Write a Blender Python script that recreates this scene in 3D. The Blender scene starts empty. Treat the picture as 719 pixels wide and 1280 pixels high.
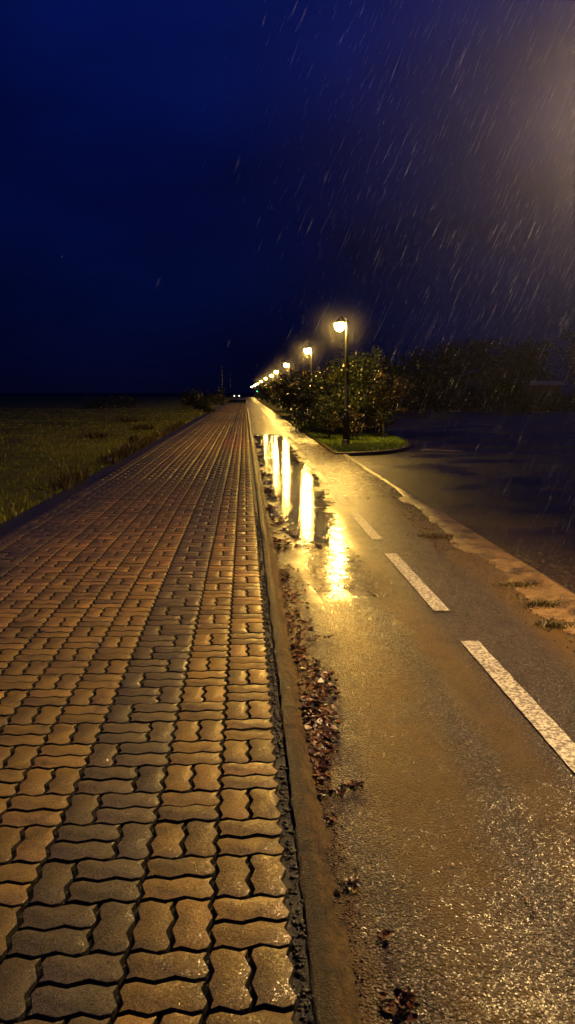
import bpy, bmesh, math, random
import numpy as np
from mathutils import Vector, Matrix, noise as mnoise

R = math.radians
rng = np.random.default_rng(11)
random.seed(11)
scene = bpy.context.scene
COL = scene.collection

# ------------------------------------------------------------------ helpers
def link(o, parent=None):
    COL.objects.link(o)
    if parent is not None:
        o.parent = parent
    return o

def tag(o, label=None, cat=None, group=None, kind=None):
    if label: o['label'] = label
    if cat: o['category'] = cat
    if group: o['group'] = group
    if kind: o['kind'] = kind
    return o

def empty(name, loc, rz=0.0):
    o = bpy.data.objects.new(name, None)
    o.empty_display_size = 0.2
    o.location = loc
    o.rotation_euler = (0, 0, rz)
    return link(o)

def mesh_np(name, V, F, mat, parent=None, smooth=False, attrs=None):
    """V (n,3), F list/array of equal-length faces or list of lists"""
    me = bpy.data.meshes.new(name)
    V = np.asarray(V, dtype=np.float32)
    if isinstance(F, np.ndarray):
        n, k = F.shape
        me.vertices.add(len(V)); me.vertices.foreach_set('co', V.ravel())
        me.loops.add(n * k); me.loops.foreach_set('vertex_index', F.astype(np.int32).ravel())
        me.polygons.add(n)
        me.polygons.foreach_set('loop_start', np.arange(0, n * k, k, dtype=np.int32))
        me.update(calc_edges=True)
    else:
        me.from_pydata([tuple(map(float, v)) for v in V], [], F)
        me.update()
    if attrs:
        for an, arr in attrs.items():
            a = me.attributes.new(an, 'FLOAT', 'FACE')
            a.data.foreach_set('value', np.asarray(arr, dtype=np.float32))
    if smooth:
        me.polygons.foreach_set('use_smooth', np.ones(len(me.polygons), dtype=bool))
    me.materials.append(mat)
    return link(bpy.data.objects.new(name, me), parent)

def bm_obj(name, bm, mat, parent=None, smooth=False):
    me = bpy.data.meshes.new(name)
    bmesh.ops.recalc_face_normals(bm, faces=bm.faces[:])
    bm.to_mesh(me); bm.free()
    if smooth:
        me.polygons.foreach_set('use_smooth', np.ones(len(me.polygons), dtype=bool))
    me.materials.append(mat)
    return link(bpy.data.objects.new(name, me), parent)

def lathe(bm, prof, seg=20, c=(0, 0, 0), cap=True):
    rings = []
    for r, z in prof:
        rings.append([bm.verts.new((c[0] + r * math.cos(2 * math.pi * i / seg), c[1] + r * math.sin(2 * math.pi * i / seg), c[2] + z)) for i in range(seg)])
    for a, b in zip(rings, rings[1:]):
        for i in range(seg):
            bm.faces.new((a[i], a[(i + 1) % seg], b[(i + 1) % seg], b[i]))
    if cap:
        bm.faces.new(rings[0][::-1]); bm.faces.new(rings[-1])

def tube(bm, pts, rad, seg=8):
    pts = [Vector(p) for p in pts]
    rad = rad if isinstance(rad, (list, tuple)) else [rad] * len(pts)
    rings = []
    for i, p in enumerate(pts):
        t = (pts[min(i + 1, len(pts) - 1)] - pts[max(i - 1, 0)]).normalized()
        u = t.orthogonal().normalized() if abs(t.z) > .9 else t.cross(Vector((0, 0, 1))).normalized()
        w = t.cross(u)
        rings.append([bm.verts.new(p + rad[i] * (math.cos(2 * math.pi * k / seg) * u + math.sin(2 * math.pi * k / seg) * w)) for k in range(seg)])
    for a, b in zip(rings, rings[1:]):
        for k in range(seg):
            bm.faces.new((a[k], a[(k + 1) % seg], b[(k + 1) % seg], b[k]))
    bm.faces.new(rings[0][::-1]); bm.faces.new(rings[-1])

def box(bm, x0, x1, y0, y1, z0, z1, bevel=0.0):
    r = bmesh.ops.create_cube(bm, size=1)
    for v in r['verts']:
        v.co = ((x0 + x1) / 2 + v.co.x * (x1 - x0), (y0 + y1) / 2 + v.co.y * (y1 - y0), (z0 + z1) / 2 + v.co.z * (z1 - z0))
    if bevel:
        es = list({e for v in r['verts'] for e in v.link_edges})
        bmesh.ops.bevel(bm, geom=es, offset=bevel, segments=2, affect='EDGES')

def fbm(x, y, s=1.0, o=3, seed=0.0):
    return mnoise.fractal(Vector((x * s + seed, y * s - seed, seed * .7)), 1.0, 2.0, o)

def copy_tree(o, parent=None):
    c = o.copy(); COL.objects.link(c)
    if parent is not None: c.parent = parent
    for ch in list(o.children):
        copy_tree(ch, c)
    return c

# ------------------------------------------------------------------ materials
class M:
    def __init__(self, name):
        self.m = bpy.data.materials.new(name); self.m.use_nodes = True
        self.t = self.m.node_tree; self.t.nodes.clear()
        self.out = self.n('ShaderNodeOutputMaterial')
        self._tc = None
    def n(self, typ, **kw):
        nd = self.t.nodes.new(typ)
        for k, v in kw.items(): setattr(nd, k, v)
        return nd
    def l(self, a, b): self.t.links.new(a, b)
    def put(self, sock, v):
        if isinstance(v, bpy.types.NodeSocket): self.l(v, sock)
        elif v is not None:
            if hasattr(sock.default_value, '__len__') and len(sock.default_value) == 4 and len(v) == 3: v = (*v, 1)
            sock.default_value = v
    def co(self):
        if self._tc is None: self._tc = self.n('ShaderNodeTexCoord')
        return self._tc.outputs['Object']
    def mapped(self, scale=(1, 1, 1), loc=(0, 0, 0)):
        mp = self.n('ShaderNodeMapping'); self.l(self.co(), mp.inputs[0])
        mp.inputs['Scale'].default_value = scale; mp.inputs['Location'].default_value = loc
        return mp.outputs[0]
    def noise(self, scale, detail=3, rough=.55, vec=None, col=False):
        nd = self.n('ShaderNodeTexNoise'); self.l(vec or self.co(), nd.inputs['Vector'])
        nd.inputs['Scale'].default_value = scale; nd.inputs['Detail'].default_value = detail; nd.inputs['Roughness'].default_value = rough
        return nd.outputs['Color' if col else 'Fac']
    def vor(self, scale, out='Distance', feature='F1', vec=None):
        nd = self.n('ShaderNodeTexVoronoi', feature=feature); self.l(vec or self.co(), nd.inputs['Vector'])
        nd.inputs['Scale'].default_value = scale
        return nd.outputs[out]
    def math(self, op, a, b=None, clamp=False):
        nd = self.n('ShaderNodeMath', operation=op); nd.use_clamp = clamp
        self.put(nd.inputs[0], a)
        if b is not None: self.put(nd.inputs[1], b)
        return nd.outputs[0]
    def facets(self, specs, vec=None):
        # stones each tilted their own way: per-cell random normals
        g = self.n('ShaderNodeNewGeometry'); acc = g.outputs['Normal']
        for scale, k in specs:
            nd = self.n('ShaderNodeTexVoronoi'); self.l(vec or self.co(), nd.inputs['Vector']); nd.inputs['Scale'].default_value = scale
            sub = self.n('ShaderNodeVectorMath', operation='SUBTRACT'); self.l(nd.outputs['Color'], sub.inputs[0]); sub.inputs[1].default_value = (.5, .5, .5)
            ml = self.n('ShaderNodeVectorMath', operation='SCALE'); self.l(sub.outputs[0], ml.inputs[0]); self.put(ml.inputs['Scale'], k)
            ad = self.n('ShaderNodeVectorMath', operation='ADD'); self.l(acc, ad.inputs[0]); self.l(ml.outputs[0], ad.inputs[1]); acc = ad.outputs[0]
        no = self.n('ShaderNodeVectorMath', operation='NORMALIZE'); self.l(acc, no.inputs[0])
        return no.outputs[0]
    def rng(self, v, a, b, c=0.0, d=1.0, smooth=True):
        nd = self.n('ShaderNodeMapRange'); nd.interpolation_type = 'SMOOTHSTEP' if smooth else 'LINEAR'
        self.put(nd.inputs['Value'], v)
        for k, x in zip(('From Min', 'From Max', 'To Min', 'To Max'), (a, b, c, d)): self.put(nd.inputs[k], x)
        return nd.outputs[0]
    def mix(self, f, a, b, blend='MIX'):
        nd = self.n('ShaderNodeMix', data_type='RGBA', blend_type=blend)
        self.put(nd.inputs[0], f); self.put(nd.inputs[6], a); self.put(nd.inputs[7], b)
        return nd.outputs[2]
    def ramp(self, f, stops):
        nd = self.n('ShaderNodeValToRGB'); self.put(nd.inputs[0], f)
        e = nd.color_ramp.elements
        while len(e) < len(stops): e.new(.5)
        for el, (p, c) in zip(e, stops): el.position = p; el.color = (*c, 1)
        return nd.outputs[0]
    def bump(self, h, strength=.5, dist=.01, normal=None):
        nd = self.n('ShaderNodeBump'); self.put(nd.inputs['Height'], h)
        nd.inputs['Strength'].default_value = strength; nd.inputs['Distance'].default_value = dist
        if normal is not None: self.l(normal, nd.inputs['Normal'])
        return nd.outputs[0]
    def attr(self, name):
        nd = self.n('ShaderNodeAttribute', attribute_name=name); return nd.outputs['Fac']
    def xyz(self):
        nd = self.n('ShaderNodeSeparateXYZ'); self.l(self.co(), nd.inputs[0]); return nd.outputs
    def done(self, color, rough=.5, normal=None, coat=0.0, coat_rough=.1, coat_normal=None, spec=.5, metal=0.0, emit=None, emit_s=0.0, sheen=None):
        p = self.n('ShaderNodeBsdfPrincipled')
        self.put(p.inputs['Base Color'], color); self.put(p.inputs['Roughness'], rough)
        self.put(p.inputs['Metallic'], metal); self.put(p.inputs['Specular IOR Level'], spec)
        if normal is not None: self.l(normal, p.inputs['Normal'])
        self.put(p.inputs['Coat Weight'], coat); self.put(p.inputs['Coat Roughness'], coat_rough)
        if coat_normal is not None: self.l(coat_normal, p.inputs['Coat Normal'])
        if emit: self.put(p.inputs['Emission Color'], emit); self.put(p.inputs['Emission Strength'], emit_s)
        self.l(p.outputs[0], self.out.inputs[0])
        return self.m

def mat_paver():
    m = M('wet_pavers')
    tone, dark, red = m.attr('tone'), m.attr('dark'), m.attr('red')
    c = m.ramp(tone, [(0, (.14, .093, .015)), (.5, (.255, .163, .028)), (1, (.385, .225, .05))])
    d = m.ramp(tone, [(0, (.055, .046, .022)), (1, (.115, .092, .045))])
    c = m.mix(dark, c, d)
    c = m.mix(red, c, (.26, .055, .04))
    patch = m.rng(m.noise(1.3, 4), .35, .7)
    c = m.mix(m.math('MULTIPLY', patch, .55), c, (.085, .058, .02))
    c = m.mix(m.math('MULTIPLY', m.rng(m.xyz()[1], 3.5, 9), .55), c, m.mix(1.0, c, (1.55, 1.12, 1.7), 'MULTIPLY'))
    c = m.mix(m.rng(m.noise(5, 5, .7), .50, .66, 0, .6), c, (.045, .032, .012))
    c = m.mix(m.rng(m.noise(75, 4, .8), .60, .68, 0, .7), c, (.03, .02, .008))
    # worn field edge, with its dark purple shade painted into the colour
    x = m.xyz()[0]
    edge = m.rng(m.math('ADD', x, m.math('MULTIPLY', m.noise(.8, 4), 1.5)), -1.9, -.9, 1, 0)
    c = m.mix(m.math('MULTIPLY', edge, .8), c, (.04, .032, .036))
    sp = m.noise(260, 2, .7)
    c = m.mix(m.rng(sp, .56, .72), c, (.055, .035, .02))
    c = m.mix(m.rng(m.noise(180, 2, .7, m.mapped((1, 1, 1), (5, 3, 1))), .66, .78, 0, .8), c, (.5, .36, .2))
    c = m.mix(m.rng(m.noise(34, 5, .65), .58, .72, 0, .55), c, (.11, .095, .025))
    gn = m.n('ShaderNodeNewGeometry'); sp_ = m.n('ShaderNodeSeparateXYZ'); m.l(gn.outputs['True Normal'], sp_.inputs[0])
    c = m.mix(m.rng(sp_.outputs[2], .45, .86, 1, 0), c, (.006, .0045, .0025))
    fac = m.facets([(210, .42), (420, .3)])
    nb = m.bump(m.noise(170, 4, .75), .9, .005, fac)
    wet = m.math('MULTIPLY', m.rng(m.noise(7, 4), .35, .65, .10, .60), m.rng(m.xyz()[1], 5, 14, 1, .4))
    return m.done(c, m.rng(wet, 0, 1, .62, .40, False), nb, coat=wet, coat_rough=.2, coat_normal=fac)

def mat_soil():
    m = M('dark_joint_soil')
    n = m.noise(90, 4, .7)
    c = m.ramp(n, [(.3, (.003, .0025, .0015)), (.6, (.011, .008, .0035)), (.8, (.03, .02, .009))])
    c = m.mix(m.rng(m.noise(2.6, 4, .6), .52, .7, 0, .5), c, (.022, .019, .005))
    return m.done(c, .5, m.bump(m.noise(120, 4, .7), .9, .01), coat=.3, coat_rough=.2)

def mat_asphalt():
    m = M('wet_asphalt')
    x, y, _ = m.xyz()
    big = m.noise(1.1, 4, .6, m.mapped((1, .35, 1)))
    off = m.math('MULTIPLY', m.math('SUBTRACT', big, .5), .38)
    xw = m.math('ADD', x, off)
    track = m.math('MULTIPLY', m.rng(xw, .40, .60), m.rng(xw, .74, 1.0, 1, 0))
    track = m.math('MAXIMUM', track, m.math('MULTIPLY', m.rng(xw, .95, 1.1), m.rng(xw, 1.2, 1.38, .8, 0)))
    edgemud = m.math('MAXIMUM', m.rng(xw, .28, .42, 1, 0), m.rng(xw, 1.82, 2.05))
    mud = m.math('MAXIMUM', track, edgemud)
    mud = m.math('MULTIPLY', mud, m.rng(m.noise(5, 4), .28, .55, .5, 1))
    v = m.vor(105); vc = m.vor(105, 'Color')
    stone = m.n('ShaderNodeSeparateColor'); m.l(vc, stone.inputs[0])
    agg = m.ramp(stone.outputs[0], [(0, (.026, .016, .016)), (.5, (.098, .064, .058)), (.85, (.18, .125, .118)), (1, (.33, .25, .24))])
    agg = m.mix(m.rng(v, .36, .62), agg, (.007, .005, .004))
    fine = m.noise(300, 2, .6)
    mudc = m.ramp(fine, [(.3, (.06, .031, .004)), (.6, (.15, .082, .011)), (.8, (.24, .14, .03))])
    c = m.mix(m.math('MULTIPLY', mud, .92), agg, mudc)
    c = m.mix(m.rng(m.noise(2.3, 5, .6), .5, .75, 0, .55), c, (.022, .017, .013))
    film = m.math('MULTIPLY', m.math('MULTIPLY', m.rng(x, .35, .6), m.rng(xw, 1.05, 1.4, 1, 0)), m.math('MULTIPLY', m.rng(y, 4.4, 6.5), m.rng(y, 10, 13, 1, 0)))
    far = m.math('MULTIPLY', m.rng(m.math('ADD', y, m.math('MULTIPLY', off, 6.0)), 8.0, 13.0), m.rng(x, 1.1, 1.45))
    far = m.math('MAXIMUM', far, m.math('MULTIPLY', m.rng(y, 27, 31), .6))
    # standing water broken up by the stones: patchy at hand-width scale
    pat = m.rng(m.noise(11, 5, .75, m.mapped((1, .45, 1))), .38, .56)
    pat2 = m.rng(m.vor(26, vec=m.mapped((1, .5, 1))), .25, .55, 1, .15)
    calm = m.math('MAXIMUM', m.math('MULTIPLY', far, .35), m.math('MULTIPLY', mud, .55))
    k1 = m.rng(calm, 0, 1, .56, .12, False); k2 = m.rng(calm, 0, 1, .46, .14, False)
    fac = m.facets([(210, k1), (95, k2)])
    fcoat = m.facets([(210, m.rng(m.math('MAXIMUM', film, calm), 0, 1, .50, .03, False)), (95, m.rng(m.math('MAXIMUM', film, calm), 0, 1, .40, .03, False)), (30, m.math('ADD', m.math('MULTIPLY', far, .09), m.math('MULTIPLY', film, .05)))])
    h = m.math('ADD', m.math('MULTIPLY', m.math('SUBTRACT', 1.0, v), 1.0), m.math('MULTIPLY', m.noise(160, 3, .7), .8))
    nb = m.bump(h, 1.0, .014, fac)
    wet = m.rng(m.noise(3.2, 4), .3, .65, .25, 1)
    coat = m.math('MAXIMUM', m.math('MULTIPLY', wet, .42), m.math('MULTIPLY', m.math('MULTIPLY', m.math('MAXIMUM', film, m.math('MULTIPLY', far, 1.0)), pat), pat2))
    return m.done(c, m.math('SUBTRACT', m.math('SUBTRACT', .48, m.math('MULTIPLY', pat, .1)), m.math('MULTIPLY', m.math('MAXIMUM', film, far), .12)), nb, coat=coat, coat_rough=m.math('SUBTRACT', .27, m.math('MULTIPLY', film, .20)), coat_normal=fcoat)

def mat_water():
    m = M('puddle_water')
    r1 = m.noise(24, 3, .6, m.mapped((.3, 1, 1)))
    r2 = m.noise(9, 2, .5, m.mapped((.5, 1, 1)))
    nb = m.bump(m.math('ADD', m.math('MULTIPLY', r1, .8), m.math('ADD', r2, m.math('MULTIPLY', m.noise(48, 2, .6), .5))), .185, .008)
    c = m.ramp(m.noise(2.2, 5, .65), [(.3, (.012, .009, .004)), (.7, (.06, .038, .012))])
    br = m.math('MULTIPLY', m.rng(m.noise(16, 5, .75, m.mapped((.55, 1.0, 1), (3, 1, 0))), .50, .66), m.rng(m.xyz()[1], 8, 24, 1, .45))
    return m.done(c, m.rng(br, 0, 1, .04, .26, False), nb, spec=.45)

def mat_kerb():
    m = M('wet_kerb_stone')
    x = m.xyz()[0]
    xx = m.math('ADD', x, m.math('MULTIPLY', m.math('SUBTRACT', m.noise(14, 4), .5), .05))
    n = m.math('ADD', m.math('MULTIPLY', m.noise(60, 5, .7), .5), m.math('MULTIPLY', m.noise(220, 3, .8), .5))
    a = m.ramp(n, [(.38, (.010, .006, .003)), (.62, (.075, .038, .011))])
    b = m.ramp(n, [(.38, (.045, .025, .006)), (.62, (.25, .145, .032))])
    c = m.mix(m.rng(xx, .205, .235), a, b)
    c = m.mix(m.rng(m.noise(20, 4), .55, .7, 0, .5), c, (.05, .05, .012))
    c = m.mix(m.rng(m.noise(2.2, 3), .5, .7, 0, .6), c, (.10, .04, .012))
    c = m.mix(m.rng(m.noise(9, 5, .7), .48, .62, 0, .75), c, (.012, .008, .004))
    c = m.mix(m.rng(m.vor(140), .0, .22, .7, 0), c, (.22, .14, .05))
    nb = m.bump(m.math('ADD', m.noise(150, 4, .7), m.noise(40, 4, .7)), 1.0, .02, m.facets([(170, .6), (90, .4)]))
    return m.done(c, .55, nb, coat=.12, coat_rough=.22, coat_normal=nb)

def mat_concrete():
    m = M('muddy_concrete')
    n = m.noise(9, 6, .65)
    c = m.ramp(n, [(.28, (.06, .035, .012)), (.5, (.19, .115, .042)), (.75, (.31, .205, .09))])
    c = m.mix(m.rng(m.noise(3.1, 5, .6), .50, .62, 0, .85), c, (.04, .026, .010))
    c = m.mix(m.rng(m.noise(26, 5, .75), .55, .66, 0, .8), c, (.03, .02, .008))
    nb = m.bump(m.math('ADD', m.noise(90, 4, .7), m.math('MULTIPLY', m.noise(12, 4), 2)), .6, .008)
    return m.done(c, .5, nb, coat=.4, coat_rough=.2, coat_normal=nb)

def mat_paint():
    m = M('worn_white_paint')
    n = m.noise(45, 5, .7)
    c = m.ramp(n, [(.43, (.085, .068, .055)), (.54, (.55, .52, .46)), (.72, (.78, .75, .68))])
    c = m.mix(m.rng(m.vor(105), .5, .8, 0, .6), c, (.12, .09, .06))
    h = m.math('SUBTRACT', 1.0, m.vor(105))
    nb = m.bump(m.math('ADD', h, m.noise(60, 4, .7)), .5, .005)
    return m.done(c, .5, nb, coat=.4, coat_rough=.25, coat_normal=nb)

def mat_lot():
    m = M('dark_wet_road')
    c = m.ramp(m.noise(4, 5, .65), [(.3, (.003, .003, .0035)), (.7, (.009, .008, .008))])
    c = m.mix(m.math('MULTIPLY', m.rng(m.math('ADD', m.xyz()[0], m.math('MULTIPLY', m.noise(1.2, 5, .7), 2.5)), 3.9, 5.4, 1, 0), m.rng(m.noise(45, 4, .75), .42, .62)), c, (.085, .058, .024))
    h = m.math('ADD', m.vor(60), m.noise(30, 4, .7))
    nb = m.bump(h, .6, .01)
    wet = m.rng(m.noise(.5, 4), .4, .62, .0, 1)
    return m.done(c, m.rng(wet, 0, 1, .55, .3, False), nb, spec=.3, coat=m.math('MULTIPLY', wet, .16), coat_rough=.16, coat_normal=m.bump(h, .4, .008))

def mat_ground(name, a, b, s=3):
    m = M(name)
    c = m.ramp(m.noise(s, 6, .7), [(.3, a), (.7, b)])
    return m.done(c, .9, m.bump(m.noise(s * 8, 4, .7), .8, .03), spec=.2)

def mat_leafy(name, cols, rough=.45, spec=.5):
    m = M(name)
    t = m.attr('tone')
    c = m.ramp(t, [(i / (len(cols) - 1), c) for i, c in enumerate(cols)])
    return m.done(c, rough, spec=spec)

def mat_plain(name, col, rough=.5, metal=0.0, spec=.5, var=.25, scale=14):
    m = M(name)
    n = m.noise(scale, 4, .65)
    c = m.ramp(n, [(.25, tuple(x * (1 - var) for x in col)), (.75, tuple(min(1, x * (1 + var)) for x in col))])
    return m.done(c, rough, m.bump(n, .15, .004), spec=spec, metal=metal)

def mat_emit(name, col, s):
    m = M(name); e = m.n('ShaderNodeEmission'); m.put(e.inputs[0], col); e.inputs[1].default_value = s
    m.l(e.outputs[0], m.out.inputs[0]); return m.m

MAT = dict(
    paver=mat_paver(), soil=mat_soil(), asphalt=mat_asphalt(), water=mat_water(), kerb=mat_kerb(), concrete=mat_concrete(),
    paint=mat_paint(), lot=mat_lot(),
    ground=mat_ground('bare_ground', (.012, .011, .006), (.04, .034, .015)),
    field=mat_ground('field_turf', (.055, .065, .006), (.18, .18, .013), 1.4),
    verge=mat_ground('verge_turf', (.025, .03, .006), (.075, .075, .016), 4),
    blade=mat_leafy('grass_blade', [(.07, .095, .006), (.17, .195, .013), (.31, .28, .03)], .5, .35),
    vblade=mat_leafy('verge_grass_blade', [(.05, .11, .008), (.12, .21, .016), (.21, .25, .03)], .45, .4),
    weed=mat_leafy('weed_blade', [(.035, .02, .006), (.08, .05, .012), (.09, .085, .02)], .5, .4),
    leafA=mat_leafy('shrub_leaf', [(.003, .006, .001), (.010, .019, .002), (.030, .043, .005), (.085, .088, .016)], .38, .6),
    leafB=mat_leafy('brown_shrub_leaf', [(.005, .004, .001), (.015, .010, .002), (.038, .024, .005), (.085, .058, .014)], .42, .5),
    leafC=mat_leafy('dark_shrub_leaf', [(.006, .009, .003), (.018, .024, .006), (.03, .034, .01)], .45, .4),
    litter=mat_leafy('wet_fallen_leaf', [(.010, .004, .002), (.035, .010, .004), (.085, .024, .007), (.14, .055, .012), (.20, .11, .03)], .42, .45),
    bark=mat_plain('bark', (.04, .028, .018), .8, scale=40),
    black=mat_plain('black_lamp_paint', (.012, .012, .012), .5, .0, .25),
    hood=mat_plain('lamp_hood_metal', (.03, .03, .03), .4),
    bulb=mat_emit('lit_lamp_globe', (1.0, .58, .11), 1600.0),
    bulbw=mat_emit('lit_white_lamp_globe', (1.0, .63, .24), 1900.0),
    stone=mat_plain('pebble', (.09, .065, .04), .3, scale=60, var=.5),
    wall=mat_plain('pale_render', (.12, .12, .14), .8),
    darkwall=mat_plain('dark_render', (.05, .05, .055), .8),
    roofm=mat_plain('pale_sheet_roof', (.30, .34, .42), .45),
    glass=mat_plain('dark_glass', (.01, .01, .012), .08),
    wood=mat_plain('weathered_wood', (.06, .045, .03), .8),
    carpaint=mat_plain('car_paint', (.05, .05, .06), .3),
    tyre=mat_plain('tyre_rubber', (.015, .015, .015), .7),
    headlight=mat_emit('headlight_glow', (1.0, .93, .8), 4.0),
    green=mat_emit('green_signal_glow', (.05, 1.0, .45), 10.0),
    paper=mat_plain('white_scrap', (.75, .73, .68), .6),
)

# ------------------------------------------------------------------ setting
ZR = -0.07       # cycle path surface
ZL = -0.098       # sunken road surface
def sheet(name, x0, x1, y0, y1, z, mat, nx=1, ny=1, fz=None):
    xs = np.linspace(x0, x1, nx + 1); ys = np.linspace(y0, y1, ny + 1)
    return grid(name, xs, ys, z, mat, fz)
def grid(name, xs, ys, z, mat, fz=None, fx=None):
    V = []
    for y in ys:
        for x in xs:
            V.append((x + (fx(x, y) if fx else 0), y, z + (fz(x, y) if fz else 0)))
    nx, ny = len(xs), len(ys)
    idx = np.arange(nx * ny).reshape(ny, nx)
    F = np.stack([idx[:-1, :-1], idx[:-1, 1:], idx[1:, 1:], idx[1:, :-1]], -1).reshape(-1, 4)
    return mesh_np(name, V, F, mat, smooth=True)

tag(sheet('ground', -900, 900, -60, 1500, -.42, MAT['ground']), kind='structure')
PR, PL = 0.118, -2.87

# field: gentle bumps, level with the pavement at its edge
def field_z(x, y):
    d = min(1.0, max(0.0, (PL - x) / 1.5))
    return d * (.10 * fbm(x, y, .35, 3, 3.1) + .03 * fbm(x, y, 1.7, 2, 1.3)) - .012
fx_ = np.concatenate([np.linspace(-90, -20, 15)[:-1], np.linspace(-20, -8, 25)[:-1], np.linspace(-8, PL + .02, 36)])
fy_ = np.concatenate([np.linspace(-4, 20, 97)[:-1], np.linspace(20, 60, 60)[:-1], np.linspace(60, 260, 60)])
tag(grid('field', fx_, fy_, -.03, MAT['field'], field_z), kind='structure')

# pavement: interlocking zigzag blocks
PEND = 112.0
def build_pavement():
    mod, A = .225, .0105
    def w(t):        # triangle wave, two periods per module
        u = (t / (mod / 2)) % 1.0
        return np.interp(u, [0, .24, .72, 1], [0, 1, -1, 0])
    def outline(x0, y0, lx, ly):
        per = mod / 2
        ts = [0, .24, .72]
        nx, ny = int(round(lx / per)), int(round(ly / per))
        b = [(x0 + (k + t) * per, y0) for k in range(nx) for t in ts]
        r = [(x0 + lx, y0 + (k + t) * per) for k in range(ny) for t in ts]
        tp = [(x0 + lx - (k + t) * per, y0 + ly) for k in range(nx) for t in ts]
        l = [(x0, y0 + ly - (k + t) * per) for k in range(ny) for t in ts]
        P = np.array(b + r + tp + l)
        side = np.array([0] * len(b) + [1] * len(r) + [0] * len(tp) + [1] * len(l))
        Q = P.copy()
        h = side == 0
        Q[h, 1] += A * w(P[h, 0] - x0); Q[~h, 0] += A * w(P[~h, 1] - y0)
        return Q
    cache = {}
    V = []; F = []; tone = []; dark = []; red = []
    nv = 0
    def paver(x0, y0, lx, ly, isdark, near):
        nonlocal nv
        key = (round(lx / .1125), round(ly / .1125))
        if key not in cache: cache[key] = outline(0, 0, lx, ly)
        Q = cache[key]; c = np.array((lx / 2, ly / 2))
        k = len(Q)
        g = .0058 + .0014 * rng.random()
        def ring(i):
            s = np.array(((lx - 2 * i) / lx, (ly - 2 * i) / ly)); return (Q - c) * s
        tilt = rng.normal(0, .0055, 2); dz = rng.normal(0, .0011)
        yaw = rng.normal(0, .006)
        rot = np.array(((math.cos(yaw), -math.sin(yaw)), (math.sin(yaw), math.cos(yaw))))
        rings = [(g, -.03), (g + .0012, -.0034), (g + .0020, -.0007), (g + .0032, 0.0)] if near else [(g, -.02), (g + .004, 0.0)]
        base = nv
        for i, z in rings:
            p = ring(i) @ rot.T
            zz = z + dz + p[:, 0] * tilt[0] + p[:, 1] * tilt[1]
            V.append(np.column_stack((p[:, 0] + c[0] + x0, p[:, 1] + c[1] + y0, zz))); nv += k
        for r in range(len(rings) - 1):
            a, b = base + r * k, base + (r + 1) * k
            for j in range(k):
                F.append((a + j, a + (j + 1) % k, b + (j + 1) % k, b + j))
        F.append(tuple(range(base + (len(rings) - 1) * k, base + len(rings) * k)))
        nf = (len(rings) - 1) * k + 1
        t = float(np.clip(rng.normal(.5, .21), 0, 1))
        cx, cy = x0 + c[0], y0 + c[1]
        rd = 0.0
        if -.62 < cx < -.02 and 21.5 < cy < 31 and abs(((cy - 26) / 5) ** 2 + ((cx + .3) / .32) ** 2) < 1.1: rd = rng.uniform(.5, .9)
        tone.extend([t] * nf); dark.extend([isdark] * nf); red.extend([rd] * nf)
    cols = []
    x = PR
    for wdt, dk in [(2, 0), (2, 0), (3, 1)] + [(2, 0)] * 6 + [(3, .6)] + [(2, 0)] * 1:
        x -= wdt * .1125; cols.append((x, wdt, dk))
    y0 = 1.784 - .225 * 6
    rows = int((PEND - y0) / .225)
    h = .1125
    for r in range(rows):
        y = y0 + r * .225
        near = y < 14
        for ci, (x, wdt, dk) in enumerate(cols):
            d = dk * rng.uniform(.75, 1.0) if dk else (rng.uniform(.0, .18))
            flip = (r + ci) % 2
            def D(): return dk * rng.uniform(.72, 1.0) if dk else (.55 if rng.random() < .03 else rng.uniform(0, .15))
            if wdt == 2:
                if flip:
                    paver(x, y, 2 * h, h, D(), near); paver(x, y + h, 2 * h, h, D(), near)
                else:
                    paver(x, y, h, 2 * h, D(), near); paver(x + h, y, h, 2 * h, D(), near)
            else:
                if flip:
                    paver(x, y, 2 * h, h, D(), near); paver(x, y + h, 2 * h, h, D(), near); paver(x + 2 * h, y, h, 2 * h, D(), near)
                else:
                    paver(x, y, h, 2 * h, D(), near); paver(x + h, y, 2 * h, h, D(), near); paver(x + h, y + h, 2 * h, h, D(), near)
    V = np.concatenate(V)
    # slight settling of the whole surface
    me = bpy.data.meshes.new('pavement')
    sizes = np.array([len(f) for f in F], dtype=np.int32)
    starts = np.concatenate(([0], np.cumsum(sizes)[:-1])).astype(np.int32)
    loops = np.fromiter((i for f in F for i in f), dtype=np.int32, count=int(sizes.sum()))
    V[:, 2] += .004 * np.sin(V[:, 0] * 2.1 + .7 * np.sin(V[:, 1] * .6)) + .004 * np.sin(V[:, 1] * 1.3 + V[:, 0])
    me.vertices.add(len(V)); me.vertices.foreach_set('co', V.astype(np.float32).ravel())
    me.loops.add(len(loops)); me.loops.foreach_set('vertex_index', loops)
    me.polygons.add(len(F)); me.polygons.foreach_set('loop_start', starts)
    me.update(calc_edges=True)
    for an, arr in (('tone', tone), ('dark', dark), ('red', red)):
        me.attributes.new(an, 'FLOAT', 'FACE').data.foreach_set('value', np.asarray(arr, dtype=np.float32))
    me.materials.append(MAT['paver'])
    o = link(bpy.data.objects.new('pavement', me))
    return tag(o, kind='structure')
build_pavement()
tag(sheet('pavement_bedding', PL - .03, .16, -2, PEND, -.024, MAT['soil'], 80, 900, lambda x, y: .008 * fbm(x, y, 9, 3)), kind='structure')

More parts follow.
